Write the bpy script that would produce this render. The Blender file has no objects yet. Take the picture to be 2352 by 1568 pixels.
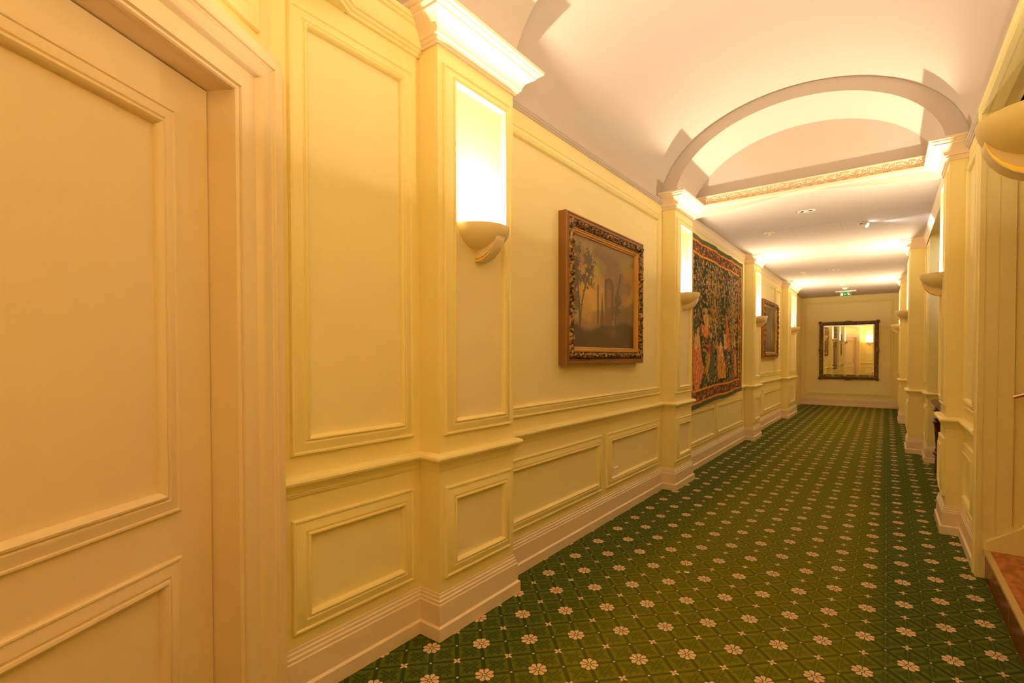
import bpy, math, random
import numpy as np
from mathutils import Vector, Matrix, noise
random.seed(7); rng = np.random.default_rng(7)
PI = math.pi
K = 1.35                      # all measures below are in eye heights (1 unit = 1.35 m)
sc = bpy.context.scene
COL = sc.collection

# ------------------------------------------------------------------ helpers
class MB:
    def __init__(s): s.v = []; s.f = []; s.c = None
    def add(s, vs, fs):
        n = len(s.v); s.v += [tuple(v) for v in vs]; s.f += [tuple(i + n for i in f) for f in fs]; return s
    def quad(s, a, b, c, d): return s.add([a, b, c, d], [(0, 1, 2, 3)])
    def box(s, x0, x1, y0, y1, z0, z1):
        return s.add([(x0,y0,z0),(x1,y0,z0),(x1,y1,z0),(x0,y1,z0),(x0,y0,z1),(x1,y0,z1),(x1,y1,z1),(x0,y1,z1)],
                     [(3,2,1,0),(4,5,6,7),(0,1,5,4),(1,2,6,5),(2,3,7,6),(3,0,4,7)])
    def obox(s, o, ax, ay, az):
        o, ax, ay, az = map(Vector, (o, ax, ay, az))
        p = [o, o+ax, o+ax+ay, o+ay]; p += [q+az for q in p]
        return s.add(p, [(3,2,1,0),(4,5,6,7),(0,1,5,4),(1,2,6,5),(2,3,7,6),(3,0,4,7)])
    def sweep(s, path, prof, side=1, cap=True):
        """profile (out, z) carried along a plan path with mitred corners"""
        P = [Vector(p) for p in path]; N = []
        for i in range(len(P)-1):
            d = (P[i+1]-P[i]).normalized(); N.append(Vector((d.y, -d.x))*side)
        rows = []
        for i, p in enumerate(P):
            if i == 0: m = N[0]
            elif i == len(P)-1: m = N[-1]
            else: m = (N[i-1]+N[i])/(1+N[i-1].dot(N[i]))
            rows.append([(p.x+m.x*o, p.y+m.y*o, z) for o, z in prof])
        n = len(prof); vs = [v for r in rows for v in r]; fs = []
        for i in range(len(P)-1):
            for j in range(n-1):
                a = i*n+j; fs.append((a, a+1, a+1+n, a+n))
        if cap: fs.append(tuple(range(n))); fs.append(tuple((len(P)-1)*n+j for j in range(n-1, -1, -1)))
        return s.add(vs, fs)
    def frame(s, o, u, n, u0, u1, z0, z1, prof, fill=None):
        """rectangular moulding on a vertical plane: o origin, u direction along, n outward"""
        o, u, n = Vector(o), Vector(u), Vector(n); Z = Vector((0,0,1)); vs = []
        for d, h in prof:
            for a, b in ((u0+d, z0+d), (u1-d, z0+d), (u1-d, z1-d), (u0+d, z1-d)):
                vs.append(o+u*a+Z*b+n*h)
        fs = []
        for i in range(len(prof)-1):
            for j in range(4):
                k = (j+1) % 4; fs.append((i*4+j, i*4+k, i*4+4+k, i*4+4+j))
        return s.add(vs, fs)
    def lathe(s, prof, c=(0,0,0), seg=24, a0=0, a1=2*PI, sy=1.0):
        full = abs(a1-a0-2*PI) < 1e-6; m = seg if full else seg+1; n = len(prof); vs = []; fs = []
        for i in range(m):
            a = a0+(a1-a0)*i/seg; ca, sa = math.cos(a), math.sin(a)
            for r, z in prof: vs.append((c[0]+r*ca, c[1]+r*sa*sy, c[2]+z))
        for i in range(seg):
            i2 = (i+1) % m
            for j in range(n-1):
                fs.append((i*n+j, i2*n+j, i2*n+j+1, i*n+j+1))
        return s.add(vs, fs)
    def tube(s, pts, r, seg=8, flat=None):
        P = [Vector(p) for p in pts]; n = len(P); vs = []; fs = []
        for i, p in enumerate(P):
            d = (P[min(i+1, n-1)]-P[max(i-1, 0)]).normalized()
            up = Vector(flat) if flat else (Vector((0,0,1)) if abs(d.z) < .9 else Vector((1,0,0)))
            a = d.cross(up).normalized(); b = a.cross(d).normalized()
            rr = r(i/(n-1)) if callable(r) else r
            for k in range(seg):
                t = 2*PI*k/seg; vs.append(p+a*math.cos(t)*rr+b*math.sin(t)*rr)
        for i in range(n-1):
            for k in range(seg):
                k2 = (k+1) % seg; fs.append((i*seg+k, i*seg+k2, (i+1)*seg+k2, (i+1)*seg+k))
        fs.append(tuple(range(seg-1, -1, -1))); fs.append(tuple((n-1)*seg+k for k in range(seg)))
        return s.add(vs, fs)
    def blob(s, c, r, rot=0, seg=8, axis='y'):
        """ellipsoid, r = (rx, ry, rz), turned by rot in the plane normal to axis"""
        vs = []; fs = []; m = 6
        for i in range(m+1):
            ph = PI*i/m
            for k in range(seg):
                t = 2*PI*k/seg
                x, y, z = r[0]*math.sin(ph)*math.cos(t), r[1]*math.sin(ph)*math.sin(t), r[2]*math.cos(ph)
                cr, sr = math.cos(rot), math.sin(rot)
                if axis == 'y': x, z = x*cr-z*sr, x*sr+z*cr
                elif axis == 'x': y, z = y*cr-z*sr, y*sr+z*cr
                else: x, y = x*cr-y*sr, x*sr+y*cr
                vs.append((c[0]+x, c[1]+y, c[2]+z))
        for i in range(m):
            for k in range(seg):
                k2 = (k+1) % seg; fs.append((i*seg+k, i*seg+k2, (i+1)*seg+k2, (i+1)*seg+k))
        return s.add(vs, fs)
    def build(s, name, mat, parent=None, smooth=False, loc=None, angle=35, col=None, fix=True):
        me = bpy.data.meshes.new(name)
        me.from_pydata([(x*K, y*K, z*K) for x, y, z in s.v], [], s.f); me.update()
        if fix:
            import bmesh
            bm = bmesh.new(); bm.from_mesh(me); bmesh.ops.remove_doubles(bm, verts=bm.verts, dist=1e-5)
            bmesh.ops.recalc_face_normals(bm, faces=bm.faces); bm.to_mesh(me); bm.free()
        if smooth:
            for p in me.polygons: p.use_smooth = True
            if angle < 180: me.set_sharp_from_angle(angle=math.radians(angle))
        if col is not None:
            at = me.color_attributes.new('paint', 'FLOAT_COLOR', 'POINT')
            at.data.foreach_set('color', np.asarray(col, np.float32).ravel())
        me.materials.append(mat)
        o = bpy.data.objects.new(name, me); COL.objects.link(o)
        if parent is not None: o.parent = parent
        if loc is not None: o.location = [c*K for c in loc]
        return o

def tag(o, label=None, cat=None, group=None, kind=None):
    for k, v in (('label', label), ('category', cat), ('group', group), ('kind', kind)):
        if v: o[k] = v
    return o
def empty(name, loc=(0,0,0), rz=0):
    o = bpy.data.objects.new(name, None); COL.objects.link(o)
    o.location = [c*K for c in loc]; o.rotation_euler = (0, 0, rz); o.empty_display_size = .1
    return o
def copy_tree(o, parent=None):
    c = o.copy(); COL.objects.link(c)
    if parent is not None: c.parent = parent
    for ch in list(o.children): copy_tree(ch, c)
    return c

# ------------------------------------------------------------------ materials
def new_mat(name):
    m = bpy.data.materials.new(name); m.use_nodes = True
    nt = m.node_tree; b = nt.nodes['Principled BSDF']; return m, nt, b
class NX:
    """tiny expression builder over Math nodes"""
    def __init__(s, nt): s.nt = nt
    def m(s, op, *a):
        n = s.nt.nodes.new('ShaderNodeMath'); n.operation = op
        for i, x in enumerate(a):
            if isinstance(x, (int, float)): n.inputs[i].default_value = x
            else: s.nt.links.new(x, n.inputs[i])
        return n.outputs[0]
    def add(s, a, b): return s.m('ADD', a, b)
    def sub(s, a, b): return s.m('SUBTRACT', a, b)
    def mul(s, a, b): return s.m('MULTIPLY', a, b)
    def lt(s, a, b): return s.m('LESS_THAN', a, b)
    def gt(s, a, b): return s.m('GREATER_THAN', a, b)
    def mx(s, a, b): return s.m('MAXIMUM', a, b)
    def mn(s, a, b): return s.m('MINIMUM', a, b)
    def ab(s, a): return s.m('ABSOLUTE', a)
    def ramp(s, x, lo, hi):           # smooth 0..1
        n = s.nt.nodes.new('ShaderNodeMapRange'); n.interpolation_type = 'SMOOTHSTEP'
        s.nt.links.new(x, n.inputs[0]); n.inputs[1].default_value = lo; n.inputs[2].default_value = hi
        return n.outputs[0]
    def mix(s, f, a, b):
        n = s.nt.nodes.new('ShaderNodeMix'); n.data_type = 'RGBA'
        s.nt.links.new(f, n.inputs[0])
        for i, x in ((6, a), (7, b)):
            if isinstance(x, tuple): n.inputs[i].default_value = (*x, 1)
            else: s.nt.links.new(x, n.inputs[i])
        return n.outputs[2]
    def noise(s, vec, scale, detail=2, rough=.5):
        n = s.nt.nodes.new('ShaderNodeTexNoise'); n.inputs['Scale'].default_value = scale
        n.inputs['Detail'].default_value = detail; n.inputs['Roughness'].default_value = rough
        s.nt.links.new(vec, n.inputs['Vector']); return n.outputs['Fac']
    def pos(s):
        return s.nt.nodes.new('ShaderNodeNewGeometry').outputs['Position']
    def bump(s, h, strength, dist, b):
        n = s.nt.nodes.new('ShaderNodeBump'); n.inputs['Strength'].default_value = strength
        n.inputs['Distance'].default_value = dist; s.nt.links.new(h, n.inputs['Height'])
        s.nt.links.new(n.outputs[0], b.inputs['Normal'])
def paint(name, rgb, rough=.5, spec=.4, bump=0, bscale=300, vary=.04, stretch=None, metal=0):
    m, nt, b = new_mat(name); x = NX(nt); p = x.pos()
    if stretch:
        v = nt.nodes.new('ShaderNodeVectorMath'); v.operation = 'MULTIPLY'; nt.links.new(p, v.inputs[0]); v.inputs[1].default_value = stretch; p2 = v.outputs[0]
    else: p2 = p
    n = x.noise(p, 2.2, 3)
    c = x.mix(n, tuple(v*(1-vary) for v in rgb), tuple(min(1, v*(1+vary)) for v in rgb))
    nt.links.new(c, b.inputs['Base Color'])
    b.inputs['Roughness'].default_value = rough; b.inputs['Specular IOR Level'].default_value = spec
    b.inputs['Metallic'].default_value = metal
    if bump: x.bump(x.noise(p2, bscale, 2), bump, .002, b)
    return m

WALL = (.88, .77, .345)
M = {}
M['wall'] = paint('cream_yellow_wall', WALL, .42, .35, .25, 260, .02, (1, 1, 3.5))
M['insert'] = paint('pale_cream_wallpaper', (.88, .775, .40), .5, .3, .35, 240, .02, (1, 1, 4))
M['insert_pilaster'] = paint('pale_pilaster_wallpaper', (.85, .745, .435), .55, .2, .4, 240, .02, (1, 1, 4))
M['gloss'] = paint('cream_yellow_woodwork', WALL, .33, .4, .05, 60, .015)
M['door'] = paint('door_lacquer', (.83, .67, .40), .36, .4, .08, 400, .02)
M['white'] = paint('white_woodwork', (.84, .69, .49), .38, .4, .04, 80, .015)
M['ceil'] = paint('ceiling_paint', (.57, .505, .445), .9, .1, .15, 40, .012)
M['ceramic'] = paint('cream_plaster', (.86, .76, .46), .45, .35, 0)
M['pale'] = paint('pale_plaster', (.88, .76, .58), .45, .35, 0)
M['gilt'] = paint('polished_gilt', (.85, .52, .06), .25, .5, 0, metal=.9)
M['pale_peach'] = paint('pale_peach_paint', (.82, .70, .55), .5, .3, .05, 200)
M['steel'] = paint('brushed_metal', (.62, .58, .52), .25, .5, 0, metal=1)
M['beige'] = paint('beige_plastic', (.75, .66, .45), .5, .4, 0)
M['whiteplastic'] = paint('white_plastic', (.85, .83, .78), .4, .4, 0)
M['dark'] = paint('dark_gap', (.05, .035, .02), .8, .1, 0)
M['brownstrip'] = paint('brown_strip', (.13, .05, .025), .5, .3, 0)
M['red'] = paint('red_plastic', (.55, .05, .02), .4, .4, 0)
M['brass'] = paint('brass', (.80, .58, .28), .22, .5, 0, metal=1)
M['nosing'] = paint('nosing_strip', (.58, .44, .16), .4, .4, 0)
M['curtain'] = paint('dark_curtain', (.07, .03, .02), .9, .1, .5, 80)
def emit(name, rgb, st):
    m, nt, b = new_mat(name); b.inputs['Base Color'].default_value = (*rgb, 1)
    b.inputs['Emission Color'].default_value = (*rgb, 1); b.inputs['Emission Strength'].default_value = st; return m
M['bulb'] = emit('lit_bulb', (1, .80, .52), 40)
M['coolbulb'] = emit('lit_cool_bulb', (.93, .93, 1), 60)
# dark carved wood
m, nt, b = new_mat('dark_walnut'); x = NX(nt)
v = nt.nodes.new('ShaderNodeVectorMath'); v.operation = 'MULTIPLY'; nt.links.new(x.pos(), v.inputs[0]); v.inputs[1].default_value = (18, 18, 2)
nt.links.new(x.mix(x.noise(v.outputs[0], 3, 4), (.035, .010, .006), (.13, .035, .018)), b.inputs['Base Color'])
b.inputs['Roughness'].default_value = .28; M['walnut'] = m
# old gilded frame: gold with dark in the hollows (age, by the relief's own noise)
def gilt_mat(name, gold, dark, sc_=90):
    m, nt, b = new_mat(name); x = NX(nt); p = x.pos()
    f = x.ramp(x.noise(p, sc_, 4, .6), .42, .60)
    nt.links.new(x.mix(f, dark, gold), b.inputs['Base Color'])
    b.inputs['Metallic'].default_value = .35; b.inputs['Roughness'].default_value = .42
    x.bump(x.noise(p, sc_*2.2, 3), .5, .003, b); return m
M['giltwood'] = paint('worn_giltwood', (.29, .135, .03), .4, .5, .25, 30, .35, metal=.3)
M['carved'] = gilt_mat('worn_carved_giltwood', (.46, .25, .06), (.04, .02, .008), 45)
M['giltline'] = paint('old_gold_line', (.60, .34, .07), .35, .5, .1, 60, .2, metal=.4)
M['mirrorgilt'] = gilt_mat('dark_bronze_gilt', (.36, .22, .06), (.055, .03, .012), 60)
# painted canvas / woven cloth: colours painted into the mesh
def painted(name, rough, bump, bs):
    m, nt, b = new_mat(name); a = nt.nodes.new('ShaderNodeAttribute'); a.attribute_name = 'paint'
    nt.links.new(a.outputs['Color'], b.inputs['Base Color']); b.inputs['Roughness'].default_value = rough
    b.inputs['Specular IOR Level'].default_value = .25
    x = NX(nt); x.bump(x.noise(x.pos(), bs, 2), bump, .002, b); return m
M['canvas'] = painted('oil_painting', .42, .2, 500)
M['tapestry'] = painted('woven_tapestry', .95, .8, 420)
# mirror
m, nt, b = new_mat('mirror_glass'); b.inputs['Base Color'].default_value = (.90, .90, .86, 1)
b.inputs['Metallic'].default_value = 1; b.inputs['Roughness'].default_value = .015; M['mirror'] = m
# marble tiles (stairs)
m, nt, b = new_mat('red_marble'); x = NX(nt); p = x.pos()
v = nt.nodes.new('ShaderNodeVectorMath'); v.operation = 'MULTIPLY'; nt.links.new(p, v.inputs[0]); v.inputs[1].default_value = (1.0, .45, 1)
n1 = x.noise(v.outputs[0], 22, 6, .65); n2 = x.noise(p, 160, 2)
c = x.mix(x.ramp(n1, .38, .62), (.30, .075, .018), (.56, .20, .05)); c = x.mix(x.mul(x.ramp(n2, .6, .75), .5), c, (.62, .30, .12))
sp = nt.nodes.new('ShaderNodeSeparateXYZ'); nt.links.new(p, sp.inputs[0])
nt.links.new(c, b.inputs['Base Color']); b.inputs['Roughness'].default_value = .3; M['marble'] = m
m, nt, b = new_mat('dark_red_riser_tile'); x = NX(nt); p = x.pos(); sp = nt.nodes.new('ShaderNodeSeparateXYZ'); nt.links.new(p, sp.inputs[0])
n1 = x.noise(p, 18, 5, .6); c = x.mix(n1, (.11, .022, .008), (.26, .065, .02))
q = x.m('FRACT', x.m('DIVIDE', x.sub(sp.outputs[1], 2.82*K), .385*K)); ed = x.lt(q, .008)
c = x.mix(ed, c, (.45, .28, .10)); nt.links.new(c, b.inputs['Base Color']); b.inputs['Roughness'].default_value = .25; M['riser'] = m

# carpet: diagonal lattice of eight-petal flowers, four-petal sprigs, dots, dark bands and leaf motifs
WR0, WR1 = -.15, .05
def carpet():
    m, nt, b = new_mat('green_flower_carpet'); x = NX(nt); p = x.pos()
    sp = nt.nodes.new('ShaderNodeSeparateXYZ'); nt.links.new(p, sp.inputs[0])
    D = .2393*K
    u = x.m('DIVIDE', x.sub(sp.outputs[0], -.8905*K), D); v = x.m('DIVIDE', x.sub(sp.outputs[1], 1.2639*K), D)
    wob = x.noise(p, 330, 1); wx = x.mul(x.sub(wob, .5), .02)
    a = x.add(x.add(u, v), wx); bb = x.add(x.sub(v, u), wx)          # lattice coordinates
    def cen(t, off=0.0):                                             # signed distance to nearest integer + off
        t2 = x.sub(t, off); return x.sub(t2, x.m('FLOOR', x.add(t2, .5)))
    def polar(ax, bx):
        r = x.m('SQRT', x.add(x.mul(ax, ax), x.mul(bx, bx))); th = x.m('ARCTAN2', bx, ax); return r, th
    # big flower
    fa, fb = cen(a), cen(bb); r, th = polar(fa, fb)
    cth = x.ab(x.m('COSINE', x.add(x.mul(th, 4), PI/2)))             # petals between lattice axes, 22.5 deg off
    rad = x.add(.118, x.mul(x.m('POWER', cth, .6), .064))
    big = x.lt(r, rad)
    gap = x.mul(x.lt(x.mul(r, x.ab(x.m('SINE', x.mul(x.m('ARCSINE', x.m('COSINE', x.add(x.mul(th, 4), PI/2))), .25)))), -1), 1)
    # dark slits between petals and ring round the eye
    slit = x.mul(x.lt(x.mul(r, cth), .032), x.gt(r, .052))
    ring = x.mul(x.gt(r, .030), x.lt(r, .046))
    flower = x.mul(big, x.sub(1, x.mx(slit, ring)))
    # sprig: four petals along and across the corridor
    sa, sb = cen(a, .5), cen(bb, .5); r2, t2 = polar(sa, sb)
    pet = x.ab(x.m('SINE', x.mul(t2, 2)))
    sprig = x.mul(x.lt(r2, x.mul(x.m('POWER', pet, .8), .085)), x.gt(r2, .012))
    # dots halfway along every lattice side
    d1, _ = polar(cen(a, .5), cen(bb)); d2, _ = polar(cen(a), cen(bb, .5))
    dot = x.lt(x.mn(d1, d2), .022)
    light = x.mx(x.mx(flower, sprig), dot)
    # bands on all half-lattice lines
    ha = x.ab(cen(x.mul(a, 2))); hb = x.ab(cen(x.mul(bb, 2)))       # 0 at a band, .5 mid-cell
    band = x.mx(x.sub(1, x.ramp(ha, .065, .10)), x.sub(1, x.ramp(hb, .045, .08)))
    # leaves inside every half-cell
    ca, cb = x.sub(x.m('FRACT', x.mul(a, 2)), .5), x.sub(x.m('FRACT', x.mul(bb, 2)), .5)
    lr, lt_ = polar(ca, cb)
    jag = x.add(.30, x.add(x.mul(x.m('COSINE', x.mul(lt_, 4)), -.10), x.mul(x.m('SINE', x.mul(lt_, 15)), .065)))
    jag = x.add(jag, x.mul(x.sub(x.noise(p, 210, 2), .5), .12))
    leaf = x.mul(x.lt(lr, jag), x.gt(x.mn(x.ab(x.sub(ca, cb)), x.ab(x.add(ca, cb))), .022))
    leaf = x.mul(leaf, x.ramp(x.noise(p, 150, 2), .30, .42))
    fuzz = x.noise(p, 900, 2, .7)
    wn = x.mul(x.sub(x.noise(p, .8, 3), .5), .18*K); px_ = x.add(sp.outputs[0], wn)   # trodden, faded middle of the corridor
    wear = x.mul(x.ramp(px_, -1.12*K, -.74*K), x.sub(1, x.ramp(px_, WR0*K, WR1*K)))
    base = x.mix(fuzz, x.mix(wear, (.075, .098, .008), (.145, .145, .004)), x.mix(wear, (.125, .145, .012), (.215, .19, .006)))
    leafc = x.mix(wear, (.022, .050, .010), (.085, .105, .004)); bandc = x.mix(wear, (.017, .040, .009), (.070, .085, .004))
    c = x.mix(x.mul(leaf, .85), base, leafc)
    c = x.mix(x.mul(band, .85), c, bandc)
    near = x.mul(x.lt(r, x.add(rad, .03)), 1)
    c = x.mix(x.mul(near, .6), c, (.03, .06, .01))
    lc = x.mix(fuzz, (.60, .40, .22), (.82, .60, .36))
    c = x.mix(light, c, lc)
    nt.links.new(c, b.inputs['Base Color'])
    b.inputs['Roughness'].default_value = .95; b.inputs['Specular IOR Level'].default_value = .05
    b.inputs['Sheen Weight'].default_value = .12; b.inputs['Sheen Roughness'].default_value = .5; b.inputs['Sheen Tint'].default_value = (.6, .7, .3, 1)
    x.bump(x.add(x.noise(p, 700, 2), x.mul(light, .4)), .5, .003, b)
    return m
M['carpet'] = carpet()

# ------------------------------------------------------------------ measures
LX, PX = -1.370, -1.2712                 # left wall, left pilaster face
CZ, CT = 2.18, 2.19                      # flat ceiling, top of the capitals
VC, VA, VH, V0 = -.510, .87, .59, 2.14   # vault ellipse
IC, IA, IH, I0 = -.507, .765, .50, 2.15  # arch soffit ellipse
PL = [(1.2016, 1.6248), (3.5654, 3.96), (6.2139, 6.6095), (8.7125, 9.63)]
YE = 11.5
R0 = (.2672, 1.22, 1.58); R1 = (.272, 3.588, 3.92); R2 = (.188, 6.338, 6.76); R3 = (.166, 9.07, 9.62)
RW = .352                                 # right wall near
DA = math.radians(28); DC = Vector((LX, .676)); DU = Vector((math.sin(DA), -math.cos(DA))); DN = Vector((math.cos(DA), math.sin(DA)))
BY = -1.15                                # wall behind the camera
def dp(s, o, z): q = DC+DU*s+DN*o; return (q.x, q.y, z)
BASE = [(0,0),(.022,0),(.022,.044),(.014,.050),(.014,.122),(.011,.125),(.011,.134),(.007,.138),(.007,.146),(.003,.150),(.003,.157),(0,.158)]
RAIL = [(0,.655),(.012,.655),(.022,.652),(.029,.647),(.032,.640),(.030,.633),(.024,.628),(.017,.622),(.013,.614),(.012,.610),(.009,.609),(.009,.602),(.006,.601),(.006,.595),(0,.594)]
CAP = [(0,2.082),(.008,2.082),(.010,2.089),(.017,2.093),(.019,2.101),(.026,2.104),(.026,2.108),(.029,2.118),(.036,2.131),(.047,2.143),(.060,2.152),(.070,2.156),(.071,2.162),(.078,2.166),(.084,2.171),(.084,2.176),(.094,2.179),(.096,2.19),(0,2.19)]
CROWN0 = [(0,2.105),(.006,2.105),(.007,2.112),(.013,2.116),(.016,2.126),(.024,2.142),(.036,2.153),(.044,2.157),(.045,2.165),(.052,2.168),(.053,2.18),(0,2.18)]
CROWN = [(o_*.52, 2.18-(2.18-z_)*1.05) for o_, z_ in CROWN0]
THIN = [(0,2.118),(.006,2.118),(.008,2.124),(.014,2.127),(.016,2.134),(.020,2.136),(.022,2.15),(0,2.15)]
YCORN = [(0,2.062),(.010,2.062),(.013,2.070),(.020,2.074),(.020,2.082),(.027,2.085),(.032,2.096),(.036,2.112),(.036,2.14),(.044,2.145),(.046,2.152),(.052,2.155),(.052,2.17),(0,2.17)]
MOULD = [(0,0),(0,.008),(.003,.012),(.008,.012),(.011,.008),(.015,.009),(.026,.014),(.036,.0165),(.040,.013),(.042,.013),(.044,.018),(.048,.0195),(.052,.017),(.055,.010),(.056,0)]
MOULD_S = [(d*.8, h*.85) for d, h in MOULD]

# ------------------------------------------------------------------ left side
def plan(pl, lx, px, y_end):
    pts = []
    for a, b_ in pl: pts += [(lx, a), (px, a), (px, b_), (lx, b_)]
    return pts
left_path = [(LX, .665)]+plan(PL, LX, PX, YE)
w = MB()
segs = [(.60, PL[0][0]), (PL[0][1], PL[1][0]), (PL[1][1], PL[2][0]), (PL[2][1], PL[3][0])]
for i, (a, b_) in enumerate(segs):
    w.box(LX-.06, LX, a, b_, 0, 2.16 if i < 2 else CZ)
w.box(LX-.10, LX-.06, 9.55, YE, 0, CZ)
wl = tag(w.build('wall_left', M['wall']), kind='structure')
def mould(parent, o, u, n, u0, u1, z0, z1, prof=MOULD, mat='gloss', name='panel_moulding'):
    if mat == 'gloss':
        O, Uv, Nv, Zv = Vector(o), Vector(u), Vector(n), Vector((0, 0, 1)); q = []
        for h_ in (-.004, .0012):
            for a_, b_ in ((u0+.02, z0+.02), (u1-.02, z0+.02), (u1-.02, z1-.02), (u0+.02, z1-.02)): q.append(O+Uv*a_+Zv*b_+Nv*h_)
        MB().add(q, [(0,1,2,3),(4,5,6,7),(0,1,5,4),(1,2,6,5),(2,3,7,6),(3,0,4,7)]).build('wall_panel', M['insert_pilaster' if parent.name.startswith('pilaster') else 'insert'], parent)
    return MB().frame(o, u, n, u0, u1, z0, z1, prof).build(name, M[mat], parent, True, angle=40)
LO, HI = (.197, .528), (.714, 2.032)
oL = (LX, 0, 0); U = (0, 1, 0); NR = (1, 0, 0); NL = (-1, 0, 0)
mould(wl, oL, U, NR, .722, 1.166, .712, 1.998); mould(wl, oL, U, NR, .722, 1.166, *LO)
mould(wl, oL, U, NR, 1.68, 3.512, .716, 2.045)
mould(wl, oL, U, NR, 1.68, 2.598, *LO); mould(wl, oL, U, NR, 2.660, 3.518, *LO)
mould(wl, oL, U, NR, 4.02, 4.96, .20, .535, MOULD_S); mould(wl, oL, U, NR, 5.02, 6.13, .20, .535, MOULD_S)
mould(wl, oL, U, NR, 6.68, 8.13, .716, 2.04); mould(wl, oL, U, NR, 8.19, 8.66, .716, 2.04)
mould(wl, oL, U, NR, 6.68, 7.18, .20, .528); mould(wl, oL, U, NR, 7.26, 8.66, .20, .528)
for a, b_ in PL:                                                    # pilasters
    p = MB().box(LX-.03, PX, a, b_, 0, 2.19).build('pilaster', M['wall'], wl)
    c = (a+b_)/2; hw = min((b_-a)/2-.022, .30)
    mould(p, (PX,0,0), U, NR, c-hw, c+hw, .717, 2.028, MOULD_S if a > 5 else MOULD)
    mould(p, (PX,0,0), U, NR, c-hw, c+hw, .206, .532, MOULD_S if a > 5 else MOULD)
    MB().sweep([(LX, a), (PX, a), (PX, b_), (LX, b_)], CAP).build('capital', M['white'], p, True, angle=30)
MB().sweep(left_path, RAIL).build('chair_rail', M['gloss'], wl, True, angle=30)
MB().sweep([(LX, 1.62), (LX, 3.5654)], THIN).build('cornice', M['ceil'], wl, True, angle=30)
for a, b_ in ((3.96, 6.2139), (6.6095, 8.7125)):
    MB().sweep([(LX, a), (LX, b_)], CROWN).build('cornice', M['white'], wl, True, angle=30)
kink = DC+DN*.113; t = (kink.x-LX)/DU.x                              # bulkhead over the door meets the wall
kp = kink-DU*t
MB().sweep([tuple(kp+DU*1.1), tuple(kp), (LX, 1.2016)], YCORN, side=-1 if False else 1).build('cornice', M['gloss'], wl, True, angle=30) if False else None
MB().sweep([tuple(kp+DU*1.1), tuple(kp), (LX, 1.2016)], YCORN).build('cornice', M['gloss'], wl, True, angle=30)
tag(MB().sweep(left_path+[(LX-.05, 9.63)], BASE).build('baseboard_left', M['white'], None, True, angle=30), kind='structure')

# ------------------------------------------------------------------ door wall (splayed) and door
w = MB()
S0, S1, HZ = .145, .865, 1.652                                        # jamb, far jamb, head height
def slab(mb, s0, s1, o0, o1, z0, z1):
    mb.obox(dp(s0, o0, z0), (DU*(s1-s0)).to_3d(), (DN*(o1-o0)).to_3d(), (0, 0, z1-z0))
slab(w, -.03, S0-.025, -.10, 0, 0, 2.3); slab(w, S1+.025, 1.12, -.10, 0, 0, 2.3); slab(w, S0-.025, S1+.025, -.10, 0, HZ+.025, 2.3)
slab(w, -.20, 1.12, 0, .113, 2.062, 2.45)                              # bulkhead
wd = tag(w.build('wall_near_left', M['wall']), kind='structure')
oD, uD, nD = dp(0, 0, 0), DU.to_3d(), DN.to_3d()
mould(wd, oD, uD, nD, .052, .93, 1.845, 2.045)
# leaf
lo = -.065
dl = MB(); slab(dl, S0+.0025, S1-.0025, lo-.035, lo, .006, HZ-.0035)
door = tag(dl.build('door_1', M['door']), kind='structure')
DM = [(0,0),(0,.006),(.003,.009),(.007,.009),(.009,.006),(.013,.007),(.026,.012),(.033,.013),(.036,.010),(.038,.010),(.040,.015),(.045,.017),(.050,.014),(.054,.006),(.055,0)]
oDo = dp(0, lo, 0)
mould(door, oDo, uD, nD, .243, .79, .645, 1.556, DM, 'door', 'panel_moulding'); mould(door, oDo, uD, nD, .243, .79, .17, .541, DM, 'door', 'panel_moulding')
hb = MB(); q = dp(.80, lo, .78)
hb.obox(dp(.792, lo, .68), (DU*.03).to_3d(), (DN*.006).to_3d(), (0, 0, .16))
hb.tube([dp(.807, lo, .79), dp(.807, lo+.04, .79), dp(.80, lo+.045, .79), dp(.73, lo+.045, .788)], .007)
hb.build('door_handle', M['brass'], door, True)
jb = MB()
slab(jb, S0-.03, S0, lo-.05, .004, 0, HZ+.03); slab(jb, S1, S1+.03, lo-.05, .004, 0, HZ+.03); slab(jb, S0, S1, lo-.05, .004, HZ, HZ+.03)
slab(jb, S0, S1, lo-.10, lo-.055, 0, HZ)
tj = tag(jb.build('trim_1', M['door']), kind='structure')
# casing: stepped profile mitred round the opening. profile = (distance from opening edge, height)
CAS = [(-.002,0),(-.002,.012),(.001,.016),(.006,.016),(.008,.012),(.009,.012),(.011,.020),(.055,.022),(.058,.026),(.062,.034),(.070,.040),(.085,.044),(.088,.047),(.092,.047),(.094,.052),(.100,.053),(.103,.047),(.118,.046),(.132,.044),(.133,0)]
cb = MB(); vs = []
for d, h in CAS:
    for s_, z_ in ((S0-d, -.01), (S0-d, HZ+d), (S1+d, HZ+d), (S1+d, -.01)): vs.append(dp(s_, h, max(z_, 0)))
fs = []
for i in range(len(CAS)-1):
    for j in range(3): fs.append((i*4+j, i*4+j+1, i*4+5+j, i*4+4+j))
cb.add(vs, fs).build('door_casing', M['door'], tj, True, angle=30)

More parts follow.
